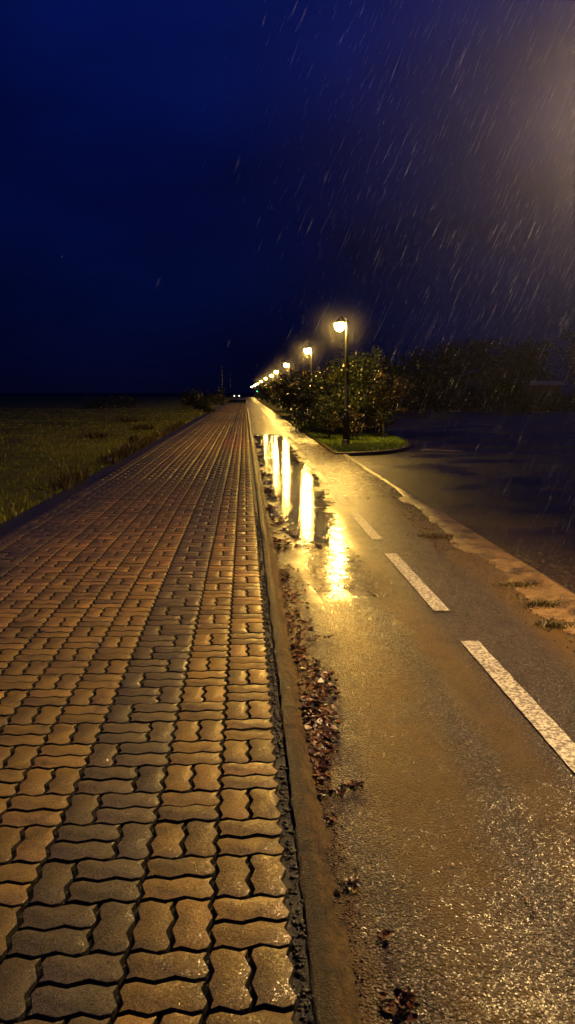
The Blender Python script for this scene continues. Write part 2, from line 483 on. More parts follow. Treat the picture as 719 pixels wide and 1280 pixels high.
# kerb
ky = np.concatenate([np.arange(-.5, 9, .03), np.arange(9, 25, .12), np.arange(25, 162, 1.0)])
kprof = [(.160, -.10), (.163, -.02), (.172, -.008), (.20, -.006), (.222, -.012), (.238, -.026), (.252, -.045), (.272, -.062), (.300, -.073), (.315, -.09)]
V = []
for y in ky:
    for i, (x, z) in enumerate(kprof):
        amp = .007 if 1 < i < 5 else (.013 if i < 9 else .004)
        V.append((x + amp * fbm(i * .35, y, 5.5, 4, 2.2) + .004 * fbm(0, y, .7, 2), y, z + amp * .8 * fbm(i * .4, y, 6, 3, 5.1)
                  - (.007 if abs((y % 1.0) - .5) < .016 and y < 9 and 1 <= i < 7 else 0)))
n = len(kprof); idx = np.arange(len(V)).reshape(-1, n)
F = np.stack([idx[:-1, :-1], idx[:-1, 1:], idx[1:, 1:], idx[1:, :-1]], -1).reshape(-1, 4)
tag(mesh_np('kerb', V, F, MAT['kerb'], smooth=True), kind='structure')

# crumbled grit in the gap between blocks and kerb
def lumps(name, pts, sizes, mat, parent=None):
    V = []; F = []
    bm = bmesh.new(); bmesh.ops.create_icosphere(bm, subdivisions=1, radius=1)
    bv = np.array([v.co[:] for v in bm.verts]); bf = np.array([[v.index for v in f.verts] for f in bm.faces]); bm.free()
    for k, (p, s) in enumerate(zip(pts, sizes)):
        q = bv * (1 + rng.normal(0, .22, (len(bv), 1))) * s * np.array((rng.uniform(.7, 1.3), rng.uniform(.7, 1.3), rng.uniform(.5, .9)))
        V.append(q + p); F.append(bf + k * len(bv))
    return mesh_np(name, np.concatenate(V), np.concatenate(F), mat, parent)
pts = []; sz = []
for i in range(1500):
    y = 1.2 + 9 * rng.random() ** 1.7
    pts.append((rng.normal(.140, .012), y, -.024 + rng.uniform(-.008, .006))); sz.append(rng.uniform(.003, .011))
tag(lumps('joint_gravel', pts, sz, MAT['soil']), kind='stuff')
pts = []; sz = []
for i in range(3000):
    y = 1.3 + 8 * rng.random() ** 1.5
    pts.append((.262 + abs(rng.normal(0, .035)), y, -.072 + max(0, .285 - .262) * rng.random() * .4)); sz.append(rng.uniform(.0015, .0055))
tag(lumps('gutter_gravel', pts, sz, MAT['stone']), kind='stuff')

# cycle path
tag(sheet('cycle_path', .25, 2.62, -3, 165, ZR, MAT['asphalt'], 8, 600, lambda x, y: .004 * fbm(x, y, .8, 2)), kind='structure')
# painted dashes of the centre line: flat marks 4 mm proud
dash = []
y = 2.86
ends = [(2.86 - .10, 4.89), (5.61, 7.71), (8.49, 10.45), (11.2, 13.2)]
y = 13.95
while y < 150:
    ends.append((y, y + 2.0)); y += 2.75
ends.insert(0, (0.0, 2.0))
V = []; F = []
for a, b in ends:
    L = b - a; ny = max(4, int(L / .05)) if a < 12 else 4
    base = len(V)
    for j in range(ny + 1):
        yy = a + L * j / ny
        jl, jr = (.006 * fbm(yy, 1, 9, 3), .006 * fbm(yy, 7, 9, 3)) if a < 12 else (0, 0)
        V.append((1.37 + jl, yy + .01 * (j == 0) * fbm(a, 3, 5, 2), ZR + .009)); V.append((1.487 + jr, yy, ZR + .009))
    for j in range(ny):
        F.append((base + 2 * j, base + 2 * j + 1, base + 2 * j + 3, base + 2 * j + 2))
tag(mesh_np('road_markings', V, np.array(F), MAT['paint']), kind='structure')

# puddle lying along the kerb half of the path
cx_, cy_ = .03, .07
xs = np.arange(.31, 1.62, cx_); ys = np.arange(7.2, 31, cy_)
V = []; F = []; vi = {}
def pv(i, j):
    if (i, j) not in vi:
        vi[(i, j)] = len(V); V.append((xs[i], ys[j], ZR + .0065))
    return vi[(i, j)]
for j in range(len(ys) - 1):
    yy = ys[j]
    lim = np.interp(yy, [7.2, 8.0, 8.7, 9.6, 10.6, 14.5, 20, 23, 29, 30.2, 31], [.2, .75, 1.0, 1.14, 1.17, 1.36, 1.36, 1.36, 1.52, 1.2, .2])
    low = np.interp(yy, [7.2, 8.0, 8.6, 9.2, 30, 31], [.95, .74, .60, .32, .3, .3])
    for i in range(len(xs) - 1):
        xx = xs[i]
        e = min(lim - xx, (xx - low) * 1.2)
        e = min(e, (yy - 7.4) * .25, (30.6 - yy) * .15)
        nz = .22 * fbm(xx, yy * .5, 2.6, 3, 9.0) + .22 * fbm(xx, yy * .7, 9, 4, 4.0)
        if e + nz > .05:
            F.append((pv(i, j), pv(i + 1, j), pv(i + 1, j + 1), pv(i, j + 1)))
tag(mesh_np('puddle', V, np.array(F), MAT['water'], smooth=True), kind='structure')

# muddy concrete edging between the path and the sunken road
ys = np.concatenate([np.arange(-2, 13, .05), np.arange(13, 21.2, .15)])
V = []
for y in ys:
    e = .16 * fbm(2, y, .8, 3, 6.6) + .08 * fbm(2, y, 3.5, 4, 1.1) + .05 * fbm(4, y, 11, 3, 2.1)
    nar = np.interp(y, [-2, 8, 10.5, 13, 21], [0, 0, .12, .30, .34])
    xl = 2.17 + e * (1 if y < 12 else .3) + nar
    xr = 2.60 + .02 * fbm(5, y, 2.5, 3, 2.0)
    xl = min(xl, xr - .1)
    b = .012 * fbm(xl, y, 3, 3)
    V += [(xl, y, ZR - .004), (xl + .03, y, ZR + .007), (xl * .5 + xr * .5, y, ZR + .012 + b), (xr - .025, y, ZR + .016 + b * .5), (xr + .01, y, ZR + .0), (xr + .07, y, ZL - .02)]
idx = np.arange(len(V)).reshape(-1, 6)
F = np.stack([idx[:-1, :-1], idx[:-1, 1:], idx[1:, 1:], idx[1:, :-1]], -1).reshape(-1, 4)
tag(mesh_np('concrete_edging', V, F, MAT['concrete'], smooth=True), kind='structure')
pts = []; sz = []
for i in range(2600):
    y = 3.5 + 16 * rng.random() ** 1.4
    if rng.random() < .6: x = 2.17 + rng.normal(0, .10) + np.interp(y, [8, 10.5, 13], [0, .12, .3]); z = ZR + .004
    else: x = 2.68 + abs(rng.normal(0, .35)); z = ZL + .0
    pts.append((x, y, z)); sz.append(rng.uniform(.003, .011))
tag(lumps('edge_gravel', pts, sz, MAT['stone']), kind='stuff')

# sunken road beside it
tag(sheet('road', 2.56, 60, -8, 66, ZL, MAT['lot'], 60, 80, lambda x, y: .03 * fbm(x, y, .3, 3)), kind='structure')
tag(sheet('far_road', -40, 40, 165, 260, -.11, MAT['lot']), kind='structure')
# short faded line on the road at the island corner
mesh_np('lane_marking', [(4.9, 22.0, ZL + .03), (5.9, 21.5, ZL + .03), (5.9, 21.65, ZL + .03), (4.9, 22.15, ZL + .03)], np.array([[0, 1, 2, 3]]), MAT['paint'])['kind'] = 'structure'

# planted verge (island) with its kerb
arc = [(2.30, 20.55), (2.7, 20.5), (3.3, 20.75), (4.0, 21.4), (4.6, 22.5), (5.1, 24.2), (5.4, 27), (5.7, 34), (6.2, 60), (6.2, 164)]
poly = arc + [(2.30, 164)]
bm = bmesh.new()
top = [bm.verts.new((x, y, -.035)) for x, y in poly]
bm.faces.new(top)
tag(bm_obj('verge', bm, MAT['verge']), kind='structure')
bm = bmesh.new()
def smooth_path(p, n=6):
    out = []
    for i in range(len(p) - 1):
        p0, p1, p2, p3 = p[max(i - 1, 0)], p[i], p[i + 1], p[min(i + 2, len(p) - 1)]
        for k in range(n):
            t = k / n
            out.append(tuple(.5 * (2 * b + (c - a) * t + (2 * a - 5 * b + 4 * c - d) * t * t + (3 * b - a - 3 * c + d) * t ** 3) for a, b, c, d in zip(p0, p1, p2, p3)))
    return out + [p[-1]]
sp = smooth_path(arc[:8])
ring = []
for i, (x, y) in enumerate(sp):
    a = Vector(sp[max(i - 1, 0)]); b = Vector(sp[min(i + 1, len(sp) - 1)]); t = (b - a).normalized(); nrm = Vector((t.y, -t.x))
    o_ = Vector((x, y)) + nrm * .02
    i_ = Vector((x, y)) - nrm * .12
    w_ = .006 * fbm(x, y, 3, 2)
    ring.append([bm.verts.new(v) for v in ((o_.x, o_.y, -.3), (o_.x - nrm.x * .015, o_.y - nrm.y * .015, -.03 + w_), (o_.x - nrm.x * .035, o_.y - nrm.y * .035, -.015 + w_), (i_.x, i_.y, -.012 + w_), (i_.x, i_.y, -.2))])
for a, b in zip(ring, ring[1:]):
    for k in range(4): bm.faces.new((a[k], a[k + 1], b[k + 1], b[k]))
tag(bm_obj('verge_kerb', bm, MAT['soil'], smooth=False), kind='structure')

# ------------------------------------------------------------------ grass
def blades(name, n, posf, mat, hmin, hmax, wd=.006, lean=.5):
    P = posf(n); n = len(P)
    a = rng.uniform(0, 2 * np.pi, n); h = rng.uniform(hmin, hmax, n) * rng.uniform(.6, 1.2, n)
    ln = rng.uniform(.1, lean, n) * h; la = rng.uniform(0, 2 * np.pi, n)
    w = wd * rng.uniform(.6, 1.4, n) * (1 + P[:, 1] * .03)
    dx, dy = np.cos(a) * w, np.sin(a) * w
    V = np.empty((n, 5, 3))
    V[:, 0] = P - np.stack((dx, dy, np.zeros(n)), 1); V[:, 1] = P + np.stack((dx, dy, np.zeros(n)), 1)
    mid = P + np.stack((np.cos(la) * ln * .35, np.sin(la) * ln * .35, h * .6), 1)
    V[:, 2] = mid + .7 * np.stack((dx, dy, np.zeros(n)), 1); V[:, 3] = mid - .7 * np.stack((dx, dy, np.zeros(n)), 1)
    V[:, 4] = P + np.stack((np.cos(la) * ln, np.sin(la) * ln, h), 1)
    b = np.arange(n)[:, None] * 5
    F = np.concatenate([b + np.array([[0, 1, 2]]), b + np.array([[0, 2, 3]]), b + np.array([[3, 2, 4]])])
    t = rng.random(n)
    return mesh_np(name, V.reshape(-1, 3), F, mat, attrs={'tone': np.tile(t, 3)})
def field_pos(n):
    y = 4 + 75 * rng.random(n) ** 1.8
    x = PL - .02 - (rng.random(n) ** 1.6) * (3.5 + y * .30)
    keep = np.array([fbm(a, b, .5, 3, 8.0) + rng.normal(0, .3) > -.25 for a, b in zip(x, y)])
    x, y = x[keep], y[keep]
    z = np.array([field_z(a, b) for a, b in zip(x, y)]) - .035
    return np.stack((x, y, z), 1)
tag(blades('field_grass', 60000, field_pos, MAT['blade'], .03, .10), kind='stuff')
def edge_pos(n):
    y = 5.5 + 34 * rng.random(n) ** 1.5
    x = PL - np.abs(rng.normal(0, .16, n)) + .03
    keep = np.array([fbm(1, b, .6, 3, 2.0) + rng.normal(0, .15) > .02 for b in y])
    x, y = x[keep], y[keep]
    return np.stack((x, y, np.full(len(x), -.04)), 1)
tag(blades('edge_weeds', 9000, edge_pos, MAT['weed'], .10, .32, .005, .7), kind='stuff')
def verge_pos(n):
    y = 20.6 + 20 * rng.random(n) ** 1.5; x = rng.uniform(2.4, 5.5, n)
    lim = np.interp(y, [20.5, 20.75, 21.4, 22.5, 24.2, 27, 41], [2.6, 3.3, 4.0, 4.6, 5.05, 5.35, 5.6]) - .14
    k = x < lim
    return np.stack((x, y, np.full(n, -.036)), 1)[k]
tag(blades('verge_grass', 26000, verge_pos, MAT['vblade'], .02, .075, .006), kind='stuff')

def tuft(name, x, y, z, n, r, h, mat, label):
    o = blades(name, n, lambda k: np.stack((rng.normal(0, r, k), rng.normal(0, r * .6, k), np.zeros(k)), 1), mat, h * .3, h, .0035, 2.6)
    o.location = (x, y, z)
    return tag(o, label, 'weed', 'weeds growing in the concrete edging')
tuft('weed_tuft', 2.29, 6.36, ZR, 420, .085, .045, MAT['weed'], 'wide flat olive weed tuft, farthest of three on the muddy concrete edging')
tuft('weed_tuft', 2.24, 5.72, ZR, 520, .07, .06, MAT['weed'], 'thickest dark brown weed tuft, middle of three on the muddy concrete edging')
tuft('weed_tuft', 2.12, 5.22, ZR, 420, .075, .045, MAT['weed'], 'low reddish weed tuft, lowest of three along the muddy concrete edging')
tuft('weed_tuft', 2.14, 8.65, ZR, 420, .11, .04, MAT['weed'], 'thin matted weed patch alone where the concrete edging narrows')

# ------------------------------------------------------------------ fallen leaves
def leaf_mesh(name, L, mat, parent=None):
    """L: list of (x,y,z,size,yaw,pitch,roll,curl)"""
    # outline of a small lobed leaf, two rows folded at the midrib
    rib = [(-.5, 0), (-.18, 0), (.15, 0), (.5, 0)]
    sid = [(-.42, .10), (-.12, .30), (.20, .24), (.5, 0)]
    V = []; F = []; T = []
    for x, y, z, s, yaw, pi, ro, cu in L:
        b = len(V)
        mt = Matrix.Rotation(yaw, 3, 'Z') @ Matrix.Rotation(pi, 3, 'Y') @ Matrix.Rotation(ro, 3, 'X')
        P = [(a, c, cu * a * a * 1.4) for a, c in rib] + [(a, c * random.uniform(.8, 1.2), cu * (a * a * 1.4 + abs(c) * random.uniform(.4, 1.2))) for a, c in sid[:3]] + [(a, -c * random.uniform(.8, 1.2), cu * (a * a * 1.4 + abs(c) * random.uniform(.4, 1.2))) for a, c in sid[:3]]
        for p in P:
            q = mt @ (Vector(p) * s); V.append((q.x + x, q.y + y, q.z + z))
        for f in ((0, 1, 5, 4), (1, 2, 6, 5), (2, 3, 6), (0, 7, 8, 1), (1, 8, 9, 2), (2, 9, 3)):
            F.append([b + k for k in f])
        t = random.random() ** 1.3
        T += [t] * 6
    return mesh_np(name, V, F, mat, parent, attrs={'tone': T})
L = []
for i in range(5200):
    u = random.random()
    if i < 1500:
        y = random.uniform(2.95, 4.85); wx = .19 if 3.3 < y < 4.6 else .11; x = .285 + abs(random.gauss(0, .45)) * wx
        if random.random() > .42 + 1.2 * fbm(x * 3, y, 2.2, 3, 1.0): continue
        s = random.uniform(.015, .055)
    elif i < 2300:
        y = random.uniform(4.6, 8.5); x = .29 + abs(random.gauss(0, .09))
        if random.random() > .12 + 1.4 * fbm(x, y, 1.4, 3, 4.0): continue
        s = random.uniform(.025, .055)
    else:
        y = 8 + 21 * random.random() ** 1.3; x = .30 + abs(random.gauss(0, .10))
        if random.random() > .04 + .9 * fbm(x * 2, y, .8, 3, 7.0): continue
        s = random.uniform(.03, .075)
    L.append((x, y, ZR + .008 + random.random() * .012, s, random.uniform(0, 6.28), random.gauss(0, .22), random.gauss(0, .3), random.uniform(-.1, .7)))
for i in range(90):
    y = random.uniform(2.2, 9); L.append((random.uniform(.35, .95) if random.random() < .8 else random.uniform(.9, 2.3), y, ZR + .006, random.uniform(.008, .026), random.uniform(0, 6.28), 0, random.gauss(0, .2), random.uniform(0, .5)))
tag(leaf_mesh('fallen_leaves', L, MAT['litter']), kind='stuff')
L = []
for i in range(700):
    y = random.uniform(20.6, 25.5); x = random.uniform(2.35, 3.5)
    if random.random() > .5 + 1.1 * fbm(x, y, 1.1, 3, 3.0): continue
    L.append((x, y, .012 - .03, random.uniform(.04, .09), random.uniform(0, 6.28), random.gauss(0, .15), random.gauss(0, .2), random.uniform(-.1, .5)))
for i in range(420):
    y = 4.6 + 14 * random.random() ** 1.5; x = 2.2 + random.gauss(0, .13) + float(np.interp(y, [8, 10.5, 13], [0, .12, .3]))
    if random.random() > .35 + 1.2 * fbm(x, y, 1.3, 3, 5.0): continue
    L.append((x, y, ZR + .018, random.uniform(.012, .045), random.uniform(0, 6.28), random.gauss(0, .08), random.gauss(0, .1), random.uniform(0, .3)))
tag(leaf_mesh('verge_leaves', L, MAT['litter']), kind='stuff')
def clump(name, x, y, n, rx, ry, label, smin=.02, smax=.04, cat='leaves'):
    o = leaf_mesh(name, [(random.gauss(0, rx), random.gauss(0, ry), .006 + random.random() * .012, random.uniform(smin, smax), random.uniform(0, 6.28), random.gauss(0, .3), random.gauss(0, .35), random.uniform(-.1, .8)) for _ in range(n)], MAT['litter'])
    o.location = (x, y, ZR)
    return tag(o, label, cat, 'clumps of wet leaves on the cycle path')
clump('leaf_clump', .335, 2.37, 26, .014, .022, 'dark compact clump of wet leaves beside a grassy glint near the kerb')
clump('leaf_clump', .40, 1.86, 40, .026, .024, 'widest ragged leaf clump at the very bottom edge of the path')
clump('leaf_clump', .425, 3.03, 26, .024, .013, 'red brown leaf clump lying furthest from the kerb below the leaf drift')
clump('leaf_clump', .335, 2.98, 18, .03, .012, 'long thin smear of rusty leaves between kerb and red brown clump')
clump('leaf_clump', .312, 2.77, 16, .010, .014, 'small black leaf clump touching the worn kerb edge')
clump('leaf_clump', .45, 4.30, 24, .03, .02, 'loose dark leaf clump out on the wet path beside the drift')
clump('leaf_clump', .47, 5.0, 20, .045, .02, 'flat leaf clump stretched across the shining path above the drift')
clump('fallen_leaf', .39, 2.11, 3, .010, .004, 'single curled chestnut brown leaf alone on the wet path', .04, .05, 'leaf')
bm = bmesh.new()
vs = [bm.verts.new(v) for v in ((0, 0, .005), (.035, .006, .003), (.024, .032, .022), (.004, .022, .012))]
bm.faces.new((vs[0], vs[1], vs[2])); bm.faces.new((vs[0], vs[2], vs[3]))
o = bm_obj('paper_scrap', bm, MAT['paper']); o.location = (.385, 4.16, ZR + .02)
tag(o, 'crumpled white scrap of paper on the leaf drift by the kerb', 'litter')
bm = bmesh.new()
vs = [bm.verts.new(v) for v in ((0, 0, 0), (.10, .01, .0), (.08, .07, .07), (.0, .05, .05))]
bm.faces.new((vs[0], vs[1], vs[2])); bm.faces.new((vs[0], vs[2], vs[3]))
o = bm_obj('paper_scrap', bm, MAT['paper']); o.location = (-3.0, 17.6, 0.03)
tag(o, 'pale scrap of litter on the grass verge of the pavement', 'litter')

# ------------------------------------------------------------------ street lamps
def make_lamp():
    root = empty('street_lamp', (0, 0, 0))
    bm = bmesh.new(); lathe(bm, [(.15, 0), (.15, .03), (.125, .05), (.115, .12), (.10, .18)], 20); bm_obj('pole_base', bm, MAT['black'], root, True)
    bm = bmesh.new(); lathe(bm, [(.096, .17), (.090, .9), (.074, 1.0), (.062, 1.02), (.056, 2.2), (.044, 3.2), (.038, 3.60), (.018, 3.64)], 16); bm_obj('pole', bm, MAT['black'], root, True)
    bm = bmesh.new(); lathe(bm, [(.078, .985), (.086, .995), (.086, 1.03), (.072, 1.045), (.062, 1.05)], 16); bm_obj('collar', bm, MAT['black'], root, True)
    bm = bmesh.new(); tube(bm, [(-.02, 0, 3.50), (-.05, 0, 3.60), (-.10, 0, 3.68), (-.16, 0, 3.71), (-.205, 0, 3.70), (-.21, 0, 3.675)], [.016, .016, .015, .014, .014, .014], 8); bm_obj('arm', bm, MAT['black'], root, True)
    bm = bmesh.new(); lathe(bm, [(.140, -.015), (.146, -.01), (.138, .03), (.105, .075), (.055, .105), (.03, .12), (.03, .15)], 22, (-.21, 0, 3.54), False)
    sh = bm_obj('lamp_shade', bm, MAT['hood'], root, True)
    bm = bmesh.new(); bmesh.ops.create_icosphere(bm, subdivisions=2, radius=.14)
    for v in bm.verts: v.co = (v.co.x - .21, v.co.y, v.co.z * 1.08 + 3.455)
    bm_obj('globe', bm, MAT['bulb'], sh, True)
    bm = bmesh.new(); box(bm, -.02, .02, -.066, -.055, 2.17, 2.23, .002); bm_obj('number_plate', bm, MAT['paper'], root)
    return root
lampY = [23.55, 37.4, 57.5, 77.5, 94.2, 116.5, 148, 185, 225, 290, 4.9]
lampX = [2.97, 3.12, 3.17, 3.22, 3.32, 3.2, 3.2, 3.1, 2.95, 2.75, 2.86]
ordn = ['black street lamp on the grass island, tallest and brightest in view', 'second lamp along the row, just behind the leafy shrubs', 'third lamp along the row, between trees beside the far path',
        'fourth lamp along the receding row', 'fifth lamp along the receding row', 'sixth lamp along the receding row', 'seventh lamp along the receding row', 'eighth lamp along the receding row',
        'ninth tiny lamp near the vanishing point', 'tenth and smallest lamp at the vanishing point', 'street lamp whose glow enters beside the near sunken road']
lamp0 = make_lamp()
for i, (x, y) in enumerate(zip(lampX, lampY)):
    o = lamp0 if i == 0 else copy_tree(lamp0)
    o.location = (x, y, -.04 if 20 < y < 165 else (-.12 if y > 165 else ZL))
    o.rotation_euler = (R(random.uniform(-.6, .6)), R(random.uniform(-.6, .6)), R(random.uniform(-8, 8)))
    if y < 10:
        for sh_ in o.children:
            for gl in sh_.children:
                gl.data = gl.data.copy(); gl.data.materials.clear(); gl.data.materials.append(MAT['bulbw'])
    tag(o, ordn[i], 'street lamp', 'street lamps in a row along the cycle path')

# ------------------------------------------------------------------ shrubs and trees
def leaves_np(n, blobs, size, seed):
    g = np.random.default_rng(seed)
    w = np.array([b[3] ** 2 for b in blobs]); w /= w.sum()
    ci = g.choice(len(blobs), n, p=w)
    B = np.array(blobs)
    d = g.normal(size=(n, 3)); d /= np.linalg.norm(d, axis=1)[:, None]
    r = B[ci, 3] * (1.08 - .62 * g.random(n) ** 1.6) * (1 + .12 * g.normal(size=n))
    P = B[ci, :3] + d * r[:, None] * np.array((1, 1, .85))
    P[:, 2] = np.maximum(P[:, 2], .03)
    nrm = d * .7 + g.normal(size=(n, 3)) * .6; nrm /= np.linalg.norm(nrm, axis=1)[:, None]
    a = np.cross(nrm, g.normal(size=(n, 3))); a /= np.linalg.norm(a, axis=1)[:, None]
    b = np.cross(nrm, a)
    s = size * g.uniform(.6, 1.5, n)[:, None]
    V = np.empty((n, 4, 3))
    V[:, 0] = P - a * s * .5; V[:, 1] = P + b * s * .27 - nrm * s * .06; V[:, 2] = P + a * s * .5; V[:, 3] = P - b * s * .27 - nrm * s * .06
    F = np.arange(n * 4).reshape(n, 4)
    tone = np.clip(.5 + .22 * g.normal(size=n) + (B[ci, 4] - .5), 0, 1)
    return V.reshape(-1, 3), F, tone
def plant(name, x, y, z, r, h, n, mat, label, cat, group=None, trunk=.0, size=.07, seed=1, nb=9, squash=1.0):
    g = random.Random(seed)
    root = empty(name, (x, y, z))
    blobs = []
    zc0 = trunk
    for k in range(nb):
        a = g.uniform(0, 6.28); rr = r * math.sqrt(g.random()) * .75
        zz = zc0 + (h - zc0) * g.uniform(.12, .86)
        br = r * g.uniform(.28, .5) * (1.15 - .45 * abs((zz - zc0) / (h - zc0) - .4))
        br = min(br, (h - zz) * 1.05 + .05)
        taper = 1.0 - .55 * max(0, (zz - zc0) / (h - zc0) - .55) / .45
        blobs.append((math.cos(a) * rr * taper, math.sin(a) * rr * taper * squash, zz, br, g.uniform(.25, .75)))
    for k in range(nb):      # stray shoots outside the main mass
        a = g.uniform(0, 6.28); zz = zc0 + (h - zc0) * g.uniform(.35, 1.0); rr = r * g.uniform(.55, 1.05) * (1.1 - .6 * max(0, (zz - zc0) / (h - zc0) - .5))
        blobs.append((math.cos(a) * rr, math.sin(a) * rr * squash, zz, r * g.uniform(.08, .17), g.uniform(.35, .9)))
    V, F, T = leaves_np(n, blobs, size, seed)
    mesh_np('crown', V, F, mat, root, attrs={'tone': T})
    bm = bmesh.new()
    lean = (g.uniform(-.1, .1) * h, g.uniform(-.1, .1) * h)
    tr = max(.03, .022 * h)
    top = Vector((lean[0], lean[1], trunk + .35 * (h - trunk)))
    tube(bm, [(0, 0, -.05), top * .4 + Vector((.03, 0, 0)), top], [tr * 1.25, tr, tr * .7], 7)
    for b in blobs[:6]:
        e = Vector(b[:3]); mid = top.lerp(e, .5) + Vector((0, 0, .06 * h))
        tube(bm, [top * .82, mid, e], [tr * .55, tr * .35, tr * .12], 5)
    bm_obj('trunk', bm, MAT['bark'], root, True)
    return tag(root, label, cat, group)
PS = 'shrubs and trees along the cycle path'
plant('shrub', 3.75, 27.6, -.04, 1.35, 2.95, 9000, MAT['leafA'], 'tall green leafy shrub rising behind the nearest lamp post', 'shrub', PS, .25, .085, 3, 15)
plant('shrub', 4.75, 27.3, -.04, 1.0, 2.3, 6500, MAT['leafB'], 'brownish shrub over the grass at the island end', 'shrub', PS, .1, .08, 4, 12)
plant('shrub', 3.05, 30.2, -.04, 1.15, 2.45, 8000, MAT['leafA'], 'lamp-lit shrub with pale glinting leaves leaning toward the path', 'shrub', PS, .15, .08, 5, 14)
plant('shrub', 2.72, 26.3, -.04, .62, 1.45, 3600, MAT['leafC'], 'small dark rounded shrub at the path edge before the puddle end', 'shrub', PS, .0, .06, 6, 9)
plant('shrub', 3.35, 25.6, -.04, .55, 1.0, 3600, MAT['leafB'], 'low brown shrub growing just behind the lamp base', 'shrub', PS, .0, .055, 7, 8)
plant('shrub', 5.2, 30.5, -.04, 1.1, 2.55, 5000, MAT['leafC'], 'dark shrub at the outer side of the island', 'shrub', PS, .1, .09, 8, 11)
plant('tree', 4.4, 34.5, -.04, 1.7, 3.3, 6000, MAT['leafC'], 'dark tree with the highest crown behind the nearest lamp', 'tree', PS, .6, .11, 9, 13)
far_lab = ['shrub under the second lamp', 'shrub just beyond the second lamp', 'small tree halfway between second and third lamps', 'tree shortly before the third lamp', 'shrub shortly past the third lamp', 'tree nearing the fourth lamp',
           'tree just past the fourth lamp', 'tree near the fifth lamp', 'tree near the sixth lamp', 'tree near the seventh lamp', 'farthest tree near the row end']
for k, (x, y, r, h) in enumerate([(3.1, 35.0, 1.1, 2.1), (3.4, 40.5, 1.25, 2.6), (3.7, 46, 1.4, 2.9), (3.5, 53, 1.4, 2.7), (3.6, 60.5, 1.5, 2.7), (3.8, 69, 1.6, 2.9), (3.7, 80, 1.7, 2.8), (4.0, 92, 2.0, 3.0), (4.0, 108, 2.2, 3.1), (4.2, 128, 2.4, 3.1), (4.4, 152, 2.8, 3.2)]):
    plant('tree' if 'tree' in far_lab[k] else 'shrub', x, y, -.04, r, h, 3200 if y < 60 else 1800, MAT[('leafA', 'leafB')[k % 2]], far_lab[k], 'tree' if 'tree' in far_lab[k] else 'shrub', PS,
          .45 if 'tree' in far_lab[k] else .1, .10 + y * .0011, 20 + k, 11)
WS = 'trees behind the sunken road'
wl = ['rounded tree beside the pale low house, behind the sunken road', 'broad tree rising over the pale low house', 'low tree next to the island end behind the road', 'tall dark tree above the blue shed roof',
      'highest wide tree past the shed, at the frame edge', 'small tree in the dip between house and island', 'far thin tree peeping over the house ridge', 'bushy dark tree closing the gap just past the island bushes', 'tree standing in front of the pale low house wall']
for k, (x, y, r, h) in enumerate([(17.5, 74, 3.2, 6.2), (22.5, 79, 4.2, 7.2), (11.5, 66, 2.6, 4.3), (27.5, 78, 3.6, 6.6), (32.0, 72, 4.2, 7.4), (14.3, 82, 3.2, 5.6), (25.3, 92, 4.0, 7.4), (13.0, 58, 2.5, 3.9), (21.0, 64, 2.0, 4.6)]):
    plant('tree', x, y, -.3, r, h, 4200, MAT['leafC'], wl[k], 'tree', WS, 1.2, .26, 40 + k, 15)
# hedge along the far edge of the road
V, F, T = leaves_np(9000, [(x, 67.5 + random.uniform(-.3, .3), .6 + random.uniform(-.15, .2), random.uniform(.7, 1.0), .4) for x in np.arange(7, 34, .8)], .2, 61)
tag(mesh_np('hedge', V, F, MAT['leafC'], attrs={'tone': T}), 'long low dark hedge along the far side of the sunken road', 'hedge')
# bushes on the field side
fl = ['dark bush on the pavement edge, nearest of the field bushes', 'larger low bush at the field edge behind the pavement', 'bush on the field under the thin posts', 'low spreading bush far out in the dark field']
for k, (x, y, r, h) in enumerate([(-3.05, 62, .8, 1.15), (-4.6, 74, 1.5, 1.9), (-3.6, 100, 1.4, 2.2), (-13, 80, 2.6, 1.3)]):
    plant('bush', x, y, -.05, r, h, 2200, MAT['leafC'], fl[k], 'bush', 'bushes at the field edge', .0, .13, 80 + k, 9)
for k, (x, y, r, h, lb) in enumerate([(-4.1, 33, .4, .34, 'tuft of rank grass on the field nearest the pavement'), (-5.3, 29, .6, .3, 'wide low tuft of rank grass on the field'), (-6.2, 44, .9, .4, 'far dark hummock of rank grass on the field'), (-3.3, 24, .12, .36, 'small upright weed clump on the grass by the pavement')]):
    o = blades('grass_tuft', 420, lambda n: np.stack((rng.normal(0, r * .5, n), rng.normal(0, r * .3, n), np.zeros(n)), 1), MAT['weed'], h * .4, h, .009, .9)
    o.location = (x, y, field_z(x, y) - .04)
    tag(o, lb, 'plant', 'rank tufts on the field')

